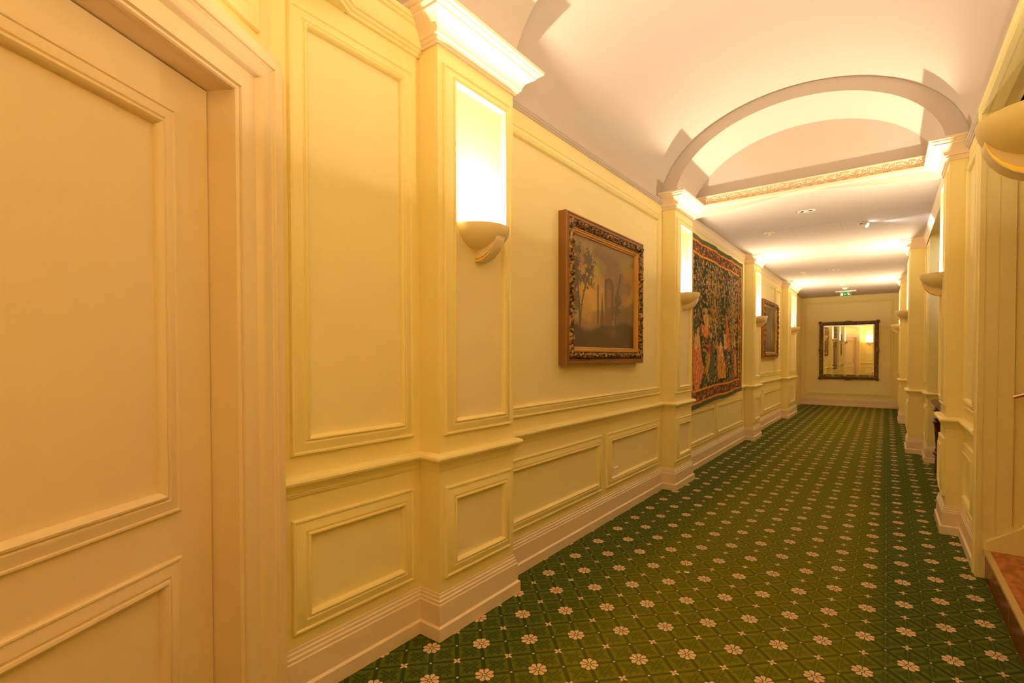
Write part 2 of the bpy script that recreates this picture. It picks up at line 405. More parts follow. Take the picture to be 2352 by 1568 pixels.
# ------------------------------------------------------------------ right side
w = MB()
w.box(RW, RW+.10, 2.97, 3.60, 0, 2.16)                                # between stair opening and first pilaster
w.box(RW, RW+.10, 1.20, 1.74, 0, 2.16); w.box(RW, RW+.10, 1.74, 2.97, 2.09, 2.16)
w.box(RW, RW+.10, BY, 1.2, 0, 2.16)
w.box(.30, .40, 4.0, 5.885, 2.126, CZ)                                # beam over the recess
w.box(.3153, 1.2, 5.885, 6.34, 0, CZ)
w.box(.3153, .42, 6.7, 9.1, 0, CZ); w.box(.27, .40, 9.5, YE, 0, CZ)
w.box(RW-.02, 1.2, 3.80, 3.918, 0, CZ); w.box(1.15, 1.25, 4.0, 5.9, 0, CZ)   # recess
wr = tag(w.build('wall_right', M['wall']), kind='structure')
for (px, a, b_), lx in ((R0, RW), (R1, RW), (R2, .3153), (R3, .3153)):
    p = MB().box(px, lx+.06, a, b_, 0, 2.19).build('pilaster', M['wall'], wr)
    c = (a+b_)/2; hw = (b_-a)/2-(.026 if a > 2 else .085); far = a > 5
    mould(p, (px,0,0), U, NL, c-hw, c+hw, .717, 2.028, MOULD_S if far else MOULD)
    mould(p, (px,0,0), U, NL, c-hw, c+hw, .206, .532, MOULD_S if far else MOULD)
    MB().sweep([(lx, a), (px, a), (px, b_), (lx, b_)], CAP, -1).build('capital', M['white'], p, True, angle=30)
oR = (RW, 0, 0)
mould(wr, oR, U, NL, 3.115, 3.535, .716, 2.03); mould(wr, oR, U, NL, 3.115, 3.535, *LO)
mould(wr, (.3153,0,0), U, NL, 5.93, 6.29, .716, 2.03, MOULD_S); mould(wr, (.3153,0,0), U, NL, 5.93, 6.29, .20, .528, MOULD_S)
mould(wr, (.3153,0,0), U, NL, 6.80, 9.0, .716, 2.03, MOULD_S)
mould(wr, (0,5.885,0), (1,0,0), (0,-1,0), .385, 1.1, .716, 2.0, MOULD_S)
rp1 = [(RW, 3.05), (RW, R1[1]), (R1[0], R1[1]), (R1[0], R1[2]), (.33, R1[2])]
rp2 = [(1.15, 5.885), (.3153, 5.885), (.3153, R2[1]), (R2[0], R2[1]), (R2[0], R2[2]), (.3153, R2[2]), (.3153, R3[1]), (R3[0], R3[1]), (R3[0], R3[2]), (.27, R3[2]), (.27, YE)]
rp0 = [(RW, BY), (RW, 1.22), (R0[0], 1.22), (R0[0], 1.44)]
for q in (rp0, rp1, rp2): MB().sweep(q, RAIL, -1).build('chair_rail', M['gloss'], wr, True, angle=30)
MB().sweep([(RW, 1.58), (RW, 3.588)], THIN, -1).build('cornice', M['ceil'], wr, True, angle=30)
MB().sweep([(.31, 4.0), (.31, 6.318)], CROWN, -1).build('cornice', M['white'], wr, True, angle=30)
MB().sweep([(.3153, 6.75), (.3153, 9.05)], CROWN, -1).build('cornice', M['white'], wr, True, angle=30)
bb_ = MB()
for q in (rp0, rp1, rp2): bb_.sweep(q, BASE, -1)
tag(bb_.build('baseboard_right', M['white'], None, True, angle=30), kind='structure')
# casing and lining of the stair opening
OC = [(-.002,0),(-.002,.020),(.006,.020),(.008,.014),(.030,.016),(.034,.022),(.046,.026),(.050,.022),(.075,.020),(.085,.018),(.086,0)]
cb = MB(); vs = []; fs = []; OZ = 2.075; OA, OB = 1.74, 2.968
for d, h in OC:
    for y_, z_ in ((OA-d, 0), (OA-d, OZ+d*.9), (OB+d, OZ+d*.9), (OB+d, 0)): vs.append((RW-h, y_, z_))
for i in range(len(OC)-1):
    for j in range(3): fs.append((i*4+j, i*4+j+1, i*4+5+j, i*4+4+j))
cb.add(vs, fs)
t2 = tag(cb.build('trim_2', M['gloss'], None, True, angle=30), kind='structure')
ln = MB(); ln.box(RW-.002, .398, OB, OB+.03, 0, OZ+.03); ln.box(RW-.002, .398, OA-.03, OA, 0, OZ+.03); ln.box(RW-.002, .398, OA, OB, OZ, OZ+.03)
ln.build('lining', M['gloss'], t2)
# stairwell shell
sw = MB(); sw.box(.398, 2.6, OB+.012, OB+.08, 0, 3.4); sw.box(.398, 2.6, OA-.08, OA-.012, 0, 3.4); sw.box(2.6, 2.7, OA-.4, 3.1, 0, 3.4)
sw.box(.40, 2.6, OA-.4, 3.0, 2.16, 2.22)
sw.box(.44, .50, OA-.4, 3.0, 2.10, 2.17); sw.box(.44, 2.6, OB-.05, OB+.02, 2.10, 2.17)
tag(sw.build('wall_stair', M['wall']), kind='structure')
# stairs
st = empty('marble_stairs', (.366, 2.35, 0))
tag(st, 'red marble steps with pale nosing strip rising through the opening at right', 'stairs')
RZ = .130
def lx_(x): return x-.366
for i in range(5):
    x0 = .366+.235*i; z0 = RZ*i
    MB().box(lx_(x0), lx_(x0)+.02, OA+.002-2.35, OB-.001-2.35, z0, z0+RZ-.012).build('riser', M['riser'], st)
    MB().box(lx_(x0)-.004, lx_(x0)+.255, OA+.002-2.35, OB-.001-2.35, z0+RZ-.012, z0+RZ).build('tread', M['marble'], st)
    MB().box(lx_(x0)-.007, lx_(x0)+.014, OA+.002-2.35, OB-.001-2.35, z0+RZ-.010, z0+RZ+.0015).build('nosing_strip', M['nosing'], st)
sg = MB(); sg.add([(.366, OB-.012, RZ), (1.5, OB-.012, RZ), (1.5, OB-.012, .98), (.366, OB-.012, .165), (.366, OB+.012, RZ), (1.5, OB+.012, RZ), (1.5, OB+.012, .98), (.366, OB+.012, .165)],
       [(0,1,2,3),(7,6,5,4),(3,2,6,7),(0,3,7,4),(1,5,6,2),(0,4,5,1)])
tag(sg.build('baseboard_stair', M['gloss']), kind='structure')
hr = empty('brass_handrail', (.43, OB-.04, .83)); tag(hr, 'short brass handrail end on the wall beside the marble steps', 'handrail')
MB().tube([(.012, 0, -.010), (.06, 0, .008), (.5, 0, .33)], .009, 12).build('rail', M['brass'], hr, True)
MB().tube([(.10, 0, .035), (.10, .03, .02), (.10, .052, .02)], .005, 8).build('bracket', M['brass'], hr, True)

# ------------------------------------------------------------------ end wall, back wall, floor, ceilings
w = MB(); w.box(-1.6, .5, YE, YE+.06, 0, CZ+.02)
we = tag(w.build('wall_end', M['wall']), kind='structure')
mould(we, (0,YE,0), (1,0,0), (0,-1,0), -1.375, .10, .224, 2.072, MOULD_S)
tag(MB().sweep([(-1.465, YE), (.27, YE)], BASE).build('baseboard_end', M['white'], None, True, angle=30), kind='structure')
d2 = MB(); d2.box(-1.48, -1.425, 11.42, YE-.001, 0, 2.0)
d2 = tag(d2.build('trim_3', M['white']), kind='structure')
MB().box(-1.478, -1.447, 11.412, 11.424, .20, .47).build('edge_strip', M['brownstrip'], d2)
w = MB(); w.box(-1.6, 1.0, BY-.06, BY, 0, 2.9); q = DC+DU*1.1
w.box(q.x-.06, q.x, BY, q.y, 0, 2.6)
wb = tag(w.build('wall_back', M['wall']), kind='structure')
mould(wb, (0,BY,0), (1,0,0), (0,1,0), -.74, -.40, .716, 1.98); mould(wb, (0,BY,0), (1,0,0), (0,1,0), -.74, -.40, *LO)
p = MB().box(-.345, -.20, BY, BY+.05, 0, 2.1).build('pilaster', M['wall'], wb)
MB().sweep([(-.20, BY), (-.20, BY+.05), (-.345, BY+.05), (-.345, BY)], CAP, 1).build('capital', M['white'], p, True)
MB().sweep([(.30, BY), (q.x, BY)], RAIL, 1).build('chair_rail', M['gloss'], wb, True, angle=30)
cu = MB(); n = 40
vs = []; fs = []
for i in range(n+1):
    for z in (.02, 2.0): vs.append((-.17+.30*i/n, BY+.06+.018*math.sin(i*1.1), z))
for i in range(n): fs.append((2*i, 2*i+2, 2*i+3, 2*i+1))
for i in range(n+1):
    for z in (.02, 2.0): vs.append((-.17+.30*i/n, BY+.045+.018*math.sin(i*1.1), z))
o_ = 2*(n+1)
for i in range(n): fs.append((o_+2*i, o_+2*i+1, o_+2*i+3, o_+2*i+2))
cu.add(vs, fs)
tag(cu.build('curtain', M['curtain'], None, True), 'dark brown full length curtain seen only in the wall mirror', 'curtain')
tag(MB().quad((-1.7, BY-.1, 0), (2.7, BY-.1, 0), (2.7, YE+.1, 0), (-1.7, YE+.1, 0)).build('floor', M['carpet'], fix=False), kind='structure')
c = MB(); c.box(-1.6, 1.3, 4.0, YE+.05, CZ, CZ+.08)                    # flat ceiling
def ell(c0, a, h, z0, n=64, z_low=None):
    pts = [(c0-a*math.cos(PI*i/n), z0+h*math.sin(PI*i/n)) for i in range(n+1)]
    return pts
vp = ell(VC, VA, VH, V0)
def band(mb, pts, y0, y1):
    vs = [(x_, y_, z_) for x_, z_ in pts for y_ in (y0, y1)]
    mb.add(vs, [(2*i, 2*i+1, 2*i+3, 2*i+2) for i in range(len(pts)-1)])
band(c, vp, 1.4, 3.9); band(c, vp, BY-.05, 1.4)
band(c, [(x_+(x_-VC)*.12, z_+.12) for x_, z_ in vp], BY-.05, 3.9)
ceiling = tag(c.build('ceiling', M['ceil'], None, True, angle=30, fix=False), kind='structure')
def arch(y0, y1, name, tympanum=False):
    mb = MB(); n = 64
    inn = ell(IC, IA, IH, I0, n); inn = [(inn[0][0], 2.10)]+inn+[(inn[-1][0], 2.10)]
    out = ell(VC, VA+.03, VH+.03, V0, n); out = [(out[0][0], 2.10)]+out+[(out[-1][0], 2.10)]
    band(mb, inn, y0, y1)
    for y_ in ((y0,) if tympanum else (y0, y1)):
        vs = [(x_, y_, z_) for pr in zip(inn, out) for x_, z_ in pr]
        mb.add(vs, [(2*i, 2*i+1, 2*i+3, 2*i+2) for i in range(len(inn)-1)])
    if tympanum:
        vs = [(x_, y1, z_) for x_, z_ in inn]
        mb.add(vs+[(IC, y1, 2.18)], [(i, i+1, len(vs)) for i in range(len(vs)-1)])
    return tag(mb.build(name, M['ceil'], None, True, angle=30, fix=False), kind='structure')
arch(1.2016, 1.6248, 'trim_4')
ar2 = arch(3.5654, 4.0, 'trim_5', True)
# frieze with running scrolls below the lunette
fz = MB(); YF = 3.985; zc = 2.224
fz.box(-1.2712, .27, YF, 4.03, 2.176, 2.262); fz.box(-1.2712, .27, YF-.014, 4.04, 2.1735, 2.1935)
fz.box(-1.2712, .27, YF-.006, 4.03, 2.1935, 2.199); fz.box(-1.2712, .27, YF-.008, 4.03, 2.254, 2.262)
frieze = fz.build('frieze', M['white'], ar2)
rl = MB(); P_ = .145; x0 = -1.255
nper = 10
main = []
for i in range(nper*16+1):
    t = i/16; main.append((x0+.005+t*P_, YF-.003, zc+.017*math.cos(t*2*PI)))
rl.tube(main, .0036, 6)
for k in range(nper*2):
    cx_ = x0+.005+(k/2+.25 if k % 2 == 0 else k/2+.25)*P_; up = 1 if k % 2 == 0 else -1
    cx_ = x0+.005+(k/2)*P_+.004; cz_ = zc-up*.006
    sp_ = []
    for i in range(34):
        a_ = i/33*2.6*PI; r_ = .0215*(1-i/40)
        sp_.append((cx_+r_*math.cos(a_*up+PI*.1)*1.15, YF-.004, cz_+r_*math.sin(a_*up+PI*.1)))
    rl.tube(sp_, lambda t: .0032*(1-.3*t), 6)
    for j in range(5): rl.blob((cx_+.007*math.cos(j*2*PI/5), YF-.004, cz_+.007*math.sin(j*2*PI/5)), (.0045, .004, .0045))
    rl.blob((cx_, YF-.006, cz_), (.003, .004, .003))
    for j in range(6):
        a_ = random.uniform(0, 2*PI); rr = random.uniform(.026, .033)
        px_ = cx_+.036*up*0+rr*math.cos(a_)*1.1+.03; pz_ = zc+rr*math.sin(a_)*.75
        rl.blob((px_, YF-.003, pz_), (.010, .005, .0042), a_+.6)
rl.build('scroll_relief', M['white'], frieze, True, angle=180)

# ------------------------------------------------------------------ sconces
def make_sconce():
    r = empty('wall_sconce'); R, D_ = .116, .086
    prof = []
    for i in range(15):
        t = PI/2*i/14; prof.append((R*math.cos(t)**.92 if i < 14 else 0.0, -D_*math.sin(t)))
    inner = [((R-.006)*math.cos(PI/2*i/14)**.92 if i < 14 else 0.0, -(D_-.007)*math.sin(PI/2*i/14)) for i in range(14, -1, -1)]
    b1 = MB().lathe(prof+inner+[prof[0]], seg=40, a0=0, a1=PI, sy=1.03)
    b1.build('bowl', M['ceramic'], r, True, angle=50, fix=False)
    oc = [(0,-.128),(.020,-.1275),(.042,-.122),(.062,-.112),(.080,-.097),(.094,-.079),(.103,-.060),(.107,-.046)]
    ic = [(0,-.070),(.020,-.076),(.042,-.070),(.062,-.063),(.080,-.052),(.090,-.044),(.098,-.036),(.104,-.030)]
    def strip(name, o, i_, hw, mat):
        mb = MB(); vs = []
        for (a, b_), (c_, d_) in zip(o, i_):
            for sx in (-hw, hw): vs.append((sx, a, b_)); vs.append((sx, c_, d_))
        fs = []
        for k in range(len(o)-1):
            q = 4*k; fs += [(q, q+4, q+5, q+1), (q+2, q+3, q+7, q+6), (q, q+2, q+6, q+4), (q+1, q+5, q+7, q+3)]
        fs += [(0, 1, 3, 2), (4*len(o)-4, 4*len(o)-2, 4*len(o)-1, 4*len(o)-3)]
        mb.add(vs, fs).build(name, mat, r, True, angle=30)
    def lerp(t): return [(a+(c_-a)*t, b_+(d_-b_)*t) for (a, b_), (c_, d_) in zip(oc, ic)]
    strip('bracket', lerp(.1), ic, .0175, M['pale'])
    strip('gilt_band', lerp(.03), lerp(.24), .0225, M['gilt'])
    strip('bracket_band', oc, lerp(.09), .0245, M['pale'])
    MB().tube([(-.034, .034, -.020), (.034, .034, -.020)], .005, 10).build('bulb', M['bulb'], r, True)
    ld = bpy.data.lights.new('sconce_light', 'AREA'); ld.shape = 'DISK'; ld.size = .034; ld.energy = LAMP; ld.color = LCOL
    lo_ = bpy.data.objects.new('sconce_light', ld); COL.objects.link(lo_); lo_.parent = r; lo_.location = (0, .027*K, -.004*K); lo_.rotation_euler = (math.radians(180-5), 0, 0)
    return r
LAMP, LCOL = 29.5, (1.0, .785, .555)
S_proto = make_sconce()
def put_sconce(first, loc, rz, label, power=1.0):
    o = S_proto if first else copy_tree(S_proto)
    o.location = [c_*K for c_ in loc]; o.rotation_euler = (0, 0, rz)
    tag(o, label, 'wall lamp', 'cream half bowl wall sconces on the pilasters')
    return o
SZ = 1.480
sides = [((PX, 1.413, 1.486), -PI/2, 'cream half bowl sconce on the nearest left pilaster, lit upward'),
 ((PX, 3.765, 1.478), -PI/2, 'cream half bowl sconce on the pilaster between framed painting and tapestry'),
 ((PX, 6.41, 1.473), -PI/2, 'cream half bowl sconce on the pilaster just beyond the tapestry'),
 ((PX, 9.10, 1.470), -PI/2, 'cream half bowl sconce on the last left pilaster before the end wall'),
 ((R0[0], 1.413, 1.486), PI/2, 'large cream sconce cut off by the right edge beside the stair opening'),
 ((R1[0], 3.755, 1.478), PI/2, 'cream half bowl sconce on the right pilaster beyond the stair opening'),
 ((R2[0], 6.53, 1.475), PI/2, 'cream half bowl sconce on second right pilaster, overlapping a farther one'),
 ((R3[0], 9.32, 1.472), PI/2, 'small cream sconce on the farthest right pilaster near the end wall'),
 ((-.57, BY, 1.48), 0, 'cream half bowl sconce on a panelled wall seen in the mirror'),
 ((RW, -.35, 1.48), PI/2, 'added half bowl sconce on the near right wall, unseen behind the viewer')]  # last one is an added, unseen lamp that brightens the near wall and door
for i, (l, rz, lab) in enumerate(sides): put_sconce(i == 0, l, rz, lab, 1.0 if i != 8 else .8)

# ------------------------------------------------------------------ frames
def carved_ring(mb, wd_, ht, in0, in1, z_of, nl, nt_, rel):
    """relief band of a rectangular frame in local (u, height, v): insets in0..in1, rel(s, t) adds height"""
    vs = []; fs = []; base = 0
    sides_ = [((0,0),(1,0),(0,1),wd_), ((wd_,0),(0,1),(-1,0),ht), ((wd_,ht),(-1,0),(0,-1),wd_), ((0,ht),(0,-1),(1,0),ht)]
    off = 0
    for (ox, oz), (dx, dz), (nx, nz), L in sides_:
        n = max(8, int(nl*L/max(wd_, ht))); start = len(vs)
        for i in range(n+1):
            for j in range(nt_+1):
                t = j/nt_; ins = in0+(in1-in0)*t; s_ = ins+(L-2*ins)*i/n
                h = z_of(t)+rel(off+s_, t, min(s_, L-s_))
                vs.append((ox+dx*s_+nx*ins, h, oz+dz*s_+nz*ins))
        for i in range(n):
            for j in range(nt_):
                a = start+i*(nt_+1)+j; fs.append((a, a+nt_+1, a+nt_+2, a+1))
        off += L+.37
    mb.add(vs, fs)
def foliage(seed, amp, f=60):
    def rel(s_, t, e):
        edge = math.sin(PI*t)**.5 if 0 < t < 1 else 0
        a = noise.noise(Vector((s_*f, t*3.2, seed)))*.7+noise.noise(Vector((s_*f*2.3, t*7, seed+9)))*.45
        wave = .35*math.sin(s_*2*PI/.075+3*t)
        return amp*edge*(.55+a+wave*.6)
    return rel
def picture(loc, wd_, ht, canvas_fn, label, seed, res, cat='painting'):
    """local frame u -> +Y of the wall, height -> +X; rotated so that local y points into the room"""
    r = empty('framed_painting', loc, 0); r.rotation_euler = (0, 0, 0)
    tag(r, label, cat, None)
    def T(mb): mb.v = [(h, u, v) for u, h, v in mb.v]; return mb
    fr = MB().frame((0,0,0), (1,0,0), (0,1,0), 0, wd_, 0, ht, [(.004,0),(0,.002),(0,.046),(.003,.050),(.010,.052),(.012,.047),(.022,.046),(.024,.050),(.028,.050),(.030,.042),(.068,.032)])
    T(fr).build('frame', M['giltwood'], r, True, angle=30)
    cv = MB(); carved_ring(cv, wd_, ht, .030, .068, lambda t: .038+.012*math.sin(PI*t), 260, 12, foliage(seed, .020, 38))
    L = 2*(wd_+ht); k = 0
    for sx in np.arange(.05, wd_-.04, .072):
        for zz in (.049, ht-.049): cv.blob((sx+random.uniform(-.012, .012), .056, zz), (.013, .014, .013)); cv.blob((sx+.03, .055, zz+random.uniform(-.008, .008)), (.015, .010, .008), random.uniform(0, 3))
    for sz in np.arange(.06, ht-.04, .082):
        for xx in (.049, wd_-.049): cv.blob((xx, .056, sz+random.uniform(-.012, .012)), (.014, .016, .014)); cv.blob((xx, .055, sz+.035), (.008, .010, .015), random.uniform(0, 3))
    T(cv).build('carving', M['carved'], r, True, angle=60)
    il = MB().frame((0,0,0), (1,0,0), (0,1,0), 0, wd_, 0, ht, [(.068,.036),(.070,.044),(.075,.045),(.077,.038),(.079,.038),(.081,.040),(.085,.039),(.087,.030),(.089,.030),(.091,.032),(.095,.030),(.096,.018)])
    T(il).build('inner_slip', M['giltline'], r, True, angle=30)
    nx, nz = res; cm = MB(); g = []
    img = canvas_fn(nx+1, nz+1)
    for j in range(nz+1):
        for i in range(nx+1):
            g.append((.020, .093+(wd_-.186)*i/nx, .093+(ht-.186)*j/nz))
    cm.add(g, [(j*(nx+1)+i, j*(nx+1)+i+1, (j+1)*(nx+1)+i+1, (j+1)*(nx+1)+i) for j in range(nz) for i in range(nx)])
    col = np.ones(((nx+1)*(nz+1), 4)); col[:, :3] = img[::-1].reshape(-1, 3)
    cm.build('canvas', M['canvas'], r, True, col=col, fix=False, angle=180)
    MB().box(.001, .018, .07, wd_-.07, .07, ht-.07).build('backing', M['dark'], r)
    return r
# raster helpers (row 0 = top)
def vnoise(h, w, fx, fy, seed, oct_=4):
    r = np.random.default_rng(seed); out = np.zeros((h, w)); amp = 1; tot = 0
    for o in range(oct_):
        gx, gy = int(fx*2**o)+2, int(fy*2**o)+2; g = r.random((gy+1, gx+1))
        ys = np.linspace(0, gy-.001, h); xs = np.linspace(0, gx-.001, w)
        yi = ys.astype(int); xi = xs.astype(int); fy_ = (ys-yi)[:, None]; fx_ = (xs-xi)[None, :]
        fy_ = fy_*fy_*(3-2*fy_); fx_ = fx_*fx_*(3-2*fx_)
        a = g[yi][:, xi]; b_ = g[yi][:, xi+1]; c_ = g[yi+1][:, xi]; d_ = g[yi+1][:, xi+1]
        out += amp*((a*(1-fx_)+b_*fx_)*(1-fy_)+(c_*(1-fx_)+d_*fx_)*fy_); tot += amp; amp *= .55
    return out/tot
def lay(img, mask, rgb): mask = np.clip(mask, 0, 1)[..., None]; img[:] = img*(1-mask)+np.array(rgb)*mask
def sstep(x, a, b_): t = np.clip((x-a)/(b_-a), 0, 1); return t*t*(3-2*t)
def landscape(w, h):
    Y, X = np.mgrid[0:h, 0:w]; X = X/(w-1); Y = Y/(h-1)
    img = np.zeros((h, w, 3)); img[:] = (.19, .125, .055)
    n1 = vnoise(h, w, 3, 4, 1); n2 = vnoise(h, w, 5, 6, 2); n3 = vnoise(h, w, 22, 22, 3); n4 = vnoise(h, w, 60, 60, 4, 2)
    lay(img, sstep(n1, .42, .6)*(1-.7*Y), (.30, .27, .075))
    lay(img, sstep(n2, .46, .70)*.55*(1-sstep(Y, .45, .65)), (.36, .18, .055))
    lay(img, np.exp(-((X-.28)/.22)**2-((Y-.50)/.22)**2)*.9, (.50, .31, .06))
    lay(img, np.exp(-((X-.60)/.35)**2-((Y-.10)/.13)**2)*.8, (.17, .105, .06))
    lay(img, sstep(.10-Y, 0, .1), (.24, .15, .08))
    # distant hills and trees at right
    hill = .60-.10*sstep(X, .70, .98)+.05*(n3-.5)+.02*np.sin(X*23)
    lay(img, sstep(Y-hill, 0, .02)*.75*sstep(X, .62, .72), (.115, .075, .035))
    hl = .66+.04*(n3-.5)+.03*np.sin(X*11); lay(img, sstep(Y-hl, 0, .02)*.6*(X > .2)*(X < .5), (.20, .12, .04))
    dk = (.075, .045, .022)
    # ruins
    def rect(x0, x1, y0, y1, c_, a=.85): lay(img, sstep(X, x0-.005, x0+.005)*sstep(x1-X, -.005, .005)*sstep(Y, y0-.01, y0+.01)*sstep(y1-Y, -.02, .02)*a, c_)
    rect(.485, .61, .33, .80, (.135, .07, .032)); rect(.525, .585, .42, .60, (.26, .13, .05), .7)
    rect(.365, .395, .40, .78, dk, .8); rect(.485, .505, .30, .5, dk, .6)
    arc = np.hypot((X-.56)/.07, (Y-.40)/.09); lay(img, ((arc > .75) & (arc < 1.05) & (Y < .42))*.75, dk)
    rect(.605, .635, .38, .72, dk, .7)
    tri = np.abs(X-.445) < np.clip((Y-.46)*.11, 0, .03); lay(img, (tri & (Y < .8))*.8, (.10, .055, .025))
    # trees: trunks and leaf masses
    def trunk(pts, wd):
        for (x0, y0), (x1, y1) in zip(pts[:-1], pts[1:]):
            dx, dy = x1-x0, y1-y0; L = dx*dx+dy*dy; t = np.clip(((X-x0)*dx+(Y-y0)*dy)/L, 0, 1)
            d = np.hypot(X-x0-t*dx, Y-y0-t*dy); lay(img, sstep(wd-d, -.004, .004)*.9, dk)
    trunk([(.12, .80), (.11, .60), (.09, .42), (.07, .2)], .010); trunk([(.12, .78), (.15, .58), (.20, .42), (.26, .28)], .008)
    trunk([(.66, .76), (.68, .55), (.72, .40), (.755, .24)], .010); trunk([(.71, .42), (.69, .34)], .005)
    def leaves(cx, cy, rx, ry): lay(img, sstep(1.15-np.hypot((X-cx)/rx, (Y-cy)/ry)-2.4*(n3-.5)-1.8*(n4-.5), 0, .12)*.85, (.085, .058, .032))
    for q in ((.05,.13,.06,.05),(.03,.25,.07,.08),(.10,.33,.07,.06),(.24,.22,.06,.09),(.27,.30,.05,.05),(.21,.37,.07,.06),(.05,.40,.08,.06),(.70,.52,.05,.06),(.03,.58,.06,.10),(.68,.62,.05,.05)): leaves(*q)
    # foreground
    g = .76+.05*np.sin(X*5+1)+.07*np.abs(X-.45)-.10*sstep(.25-X, 0, .25)-.05*sstep(X-.55, 0, .4)+.05*(n2-.5)
    lay(img, sstep(Y-g, 0, .06)*.92, (.058, .034, .016))
    lay(img, np.exp(-((X-.25)/.05)**2-((Y-.72)/.06)**2)*.7, (.40, .24, .06))
    lay(img, sstep(n3, .55, .75)*sstep(Y-g, 0, .1)*.35, (.13, .065, .028))
    lay(img, np.exp(-((X-.62)/.08)**2-((Y-.84)/.05)**2)*.5, (.17, .075, .03))
    return np.clip(img*(1.25+.2*vnoise(h, w, 60, 60, 8, 2))[..., None], 0, 1)
def muted(w, h):
    Y, X = np.mgrid[0:h, 0:w]; X = X/(w-1); Y = Y/(h-1); img = np.zeros((h, w, 3)); img[:] = (.13, .09, .045)
    n1 = vnoise(h, w, 9, 3, 31); lay(img, sstep(n1, .4, .62), (.20, .16, .085)); lay(img, sstep(Y, .75, 1)*.8, (.06, .04, .02))
    lay(img, np.exp(-((X-.72)/.06)**2-((Y-.55)/.2)**2)*.6, (.38, .30, .17)); return img
picture((LX, 2.128, .952), .975, .792, landscape, 'gilt framed landscape painting of ruins and tall trees on the left wall', 3, (300, 250))
picture((LX, 7.08, .960), 1.06, .800, muted, 'gilt framed dim painting on the left wall beyond the tapestry', 5, (120, 100))

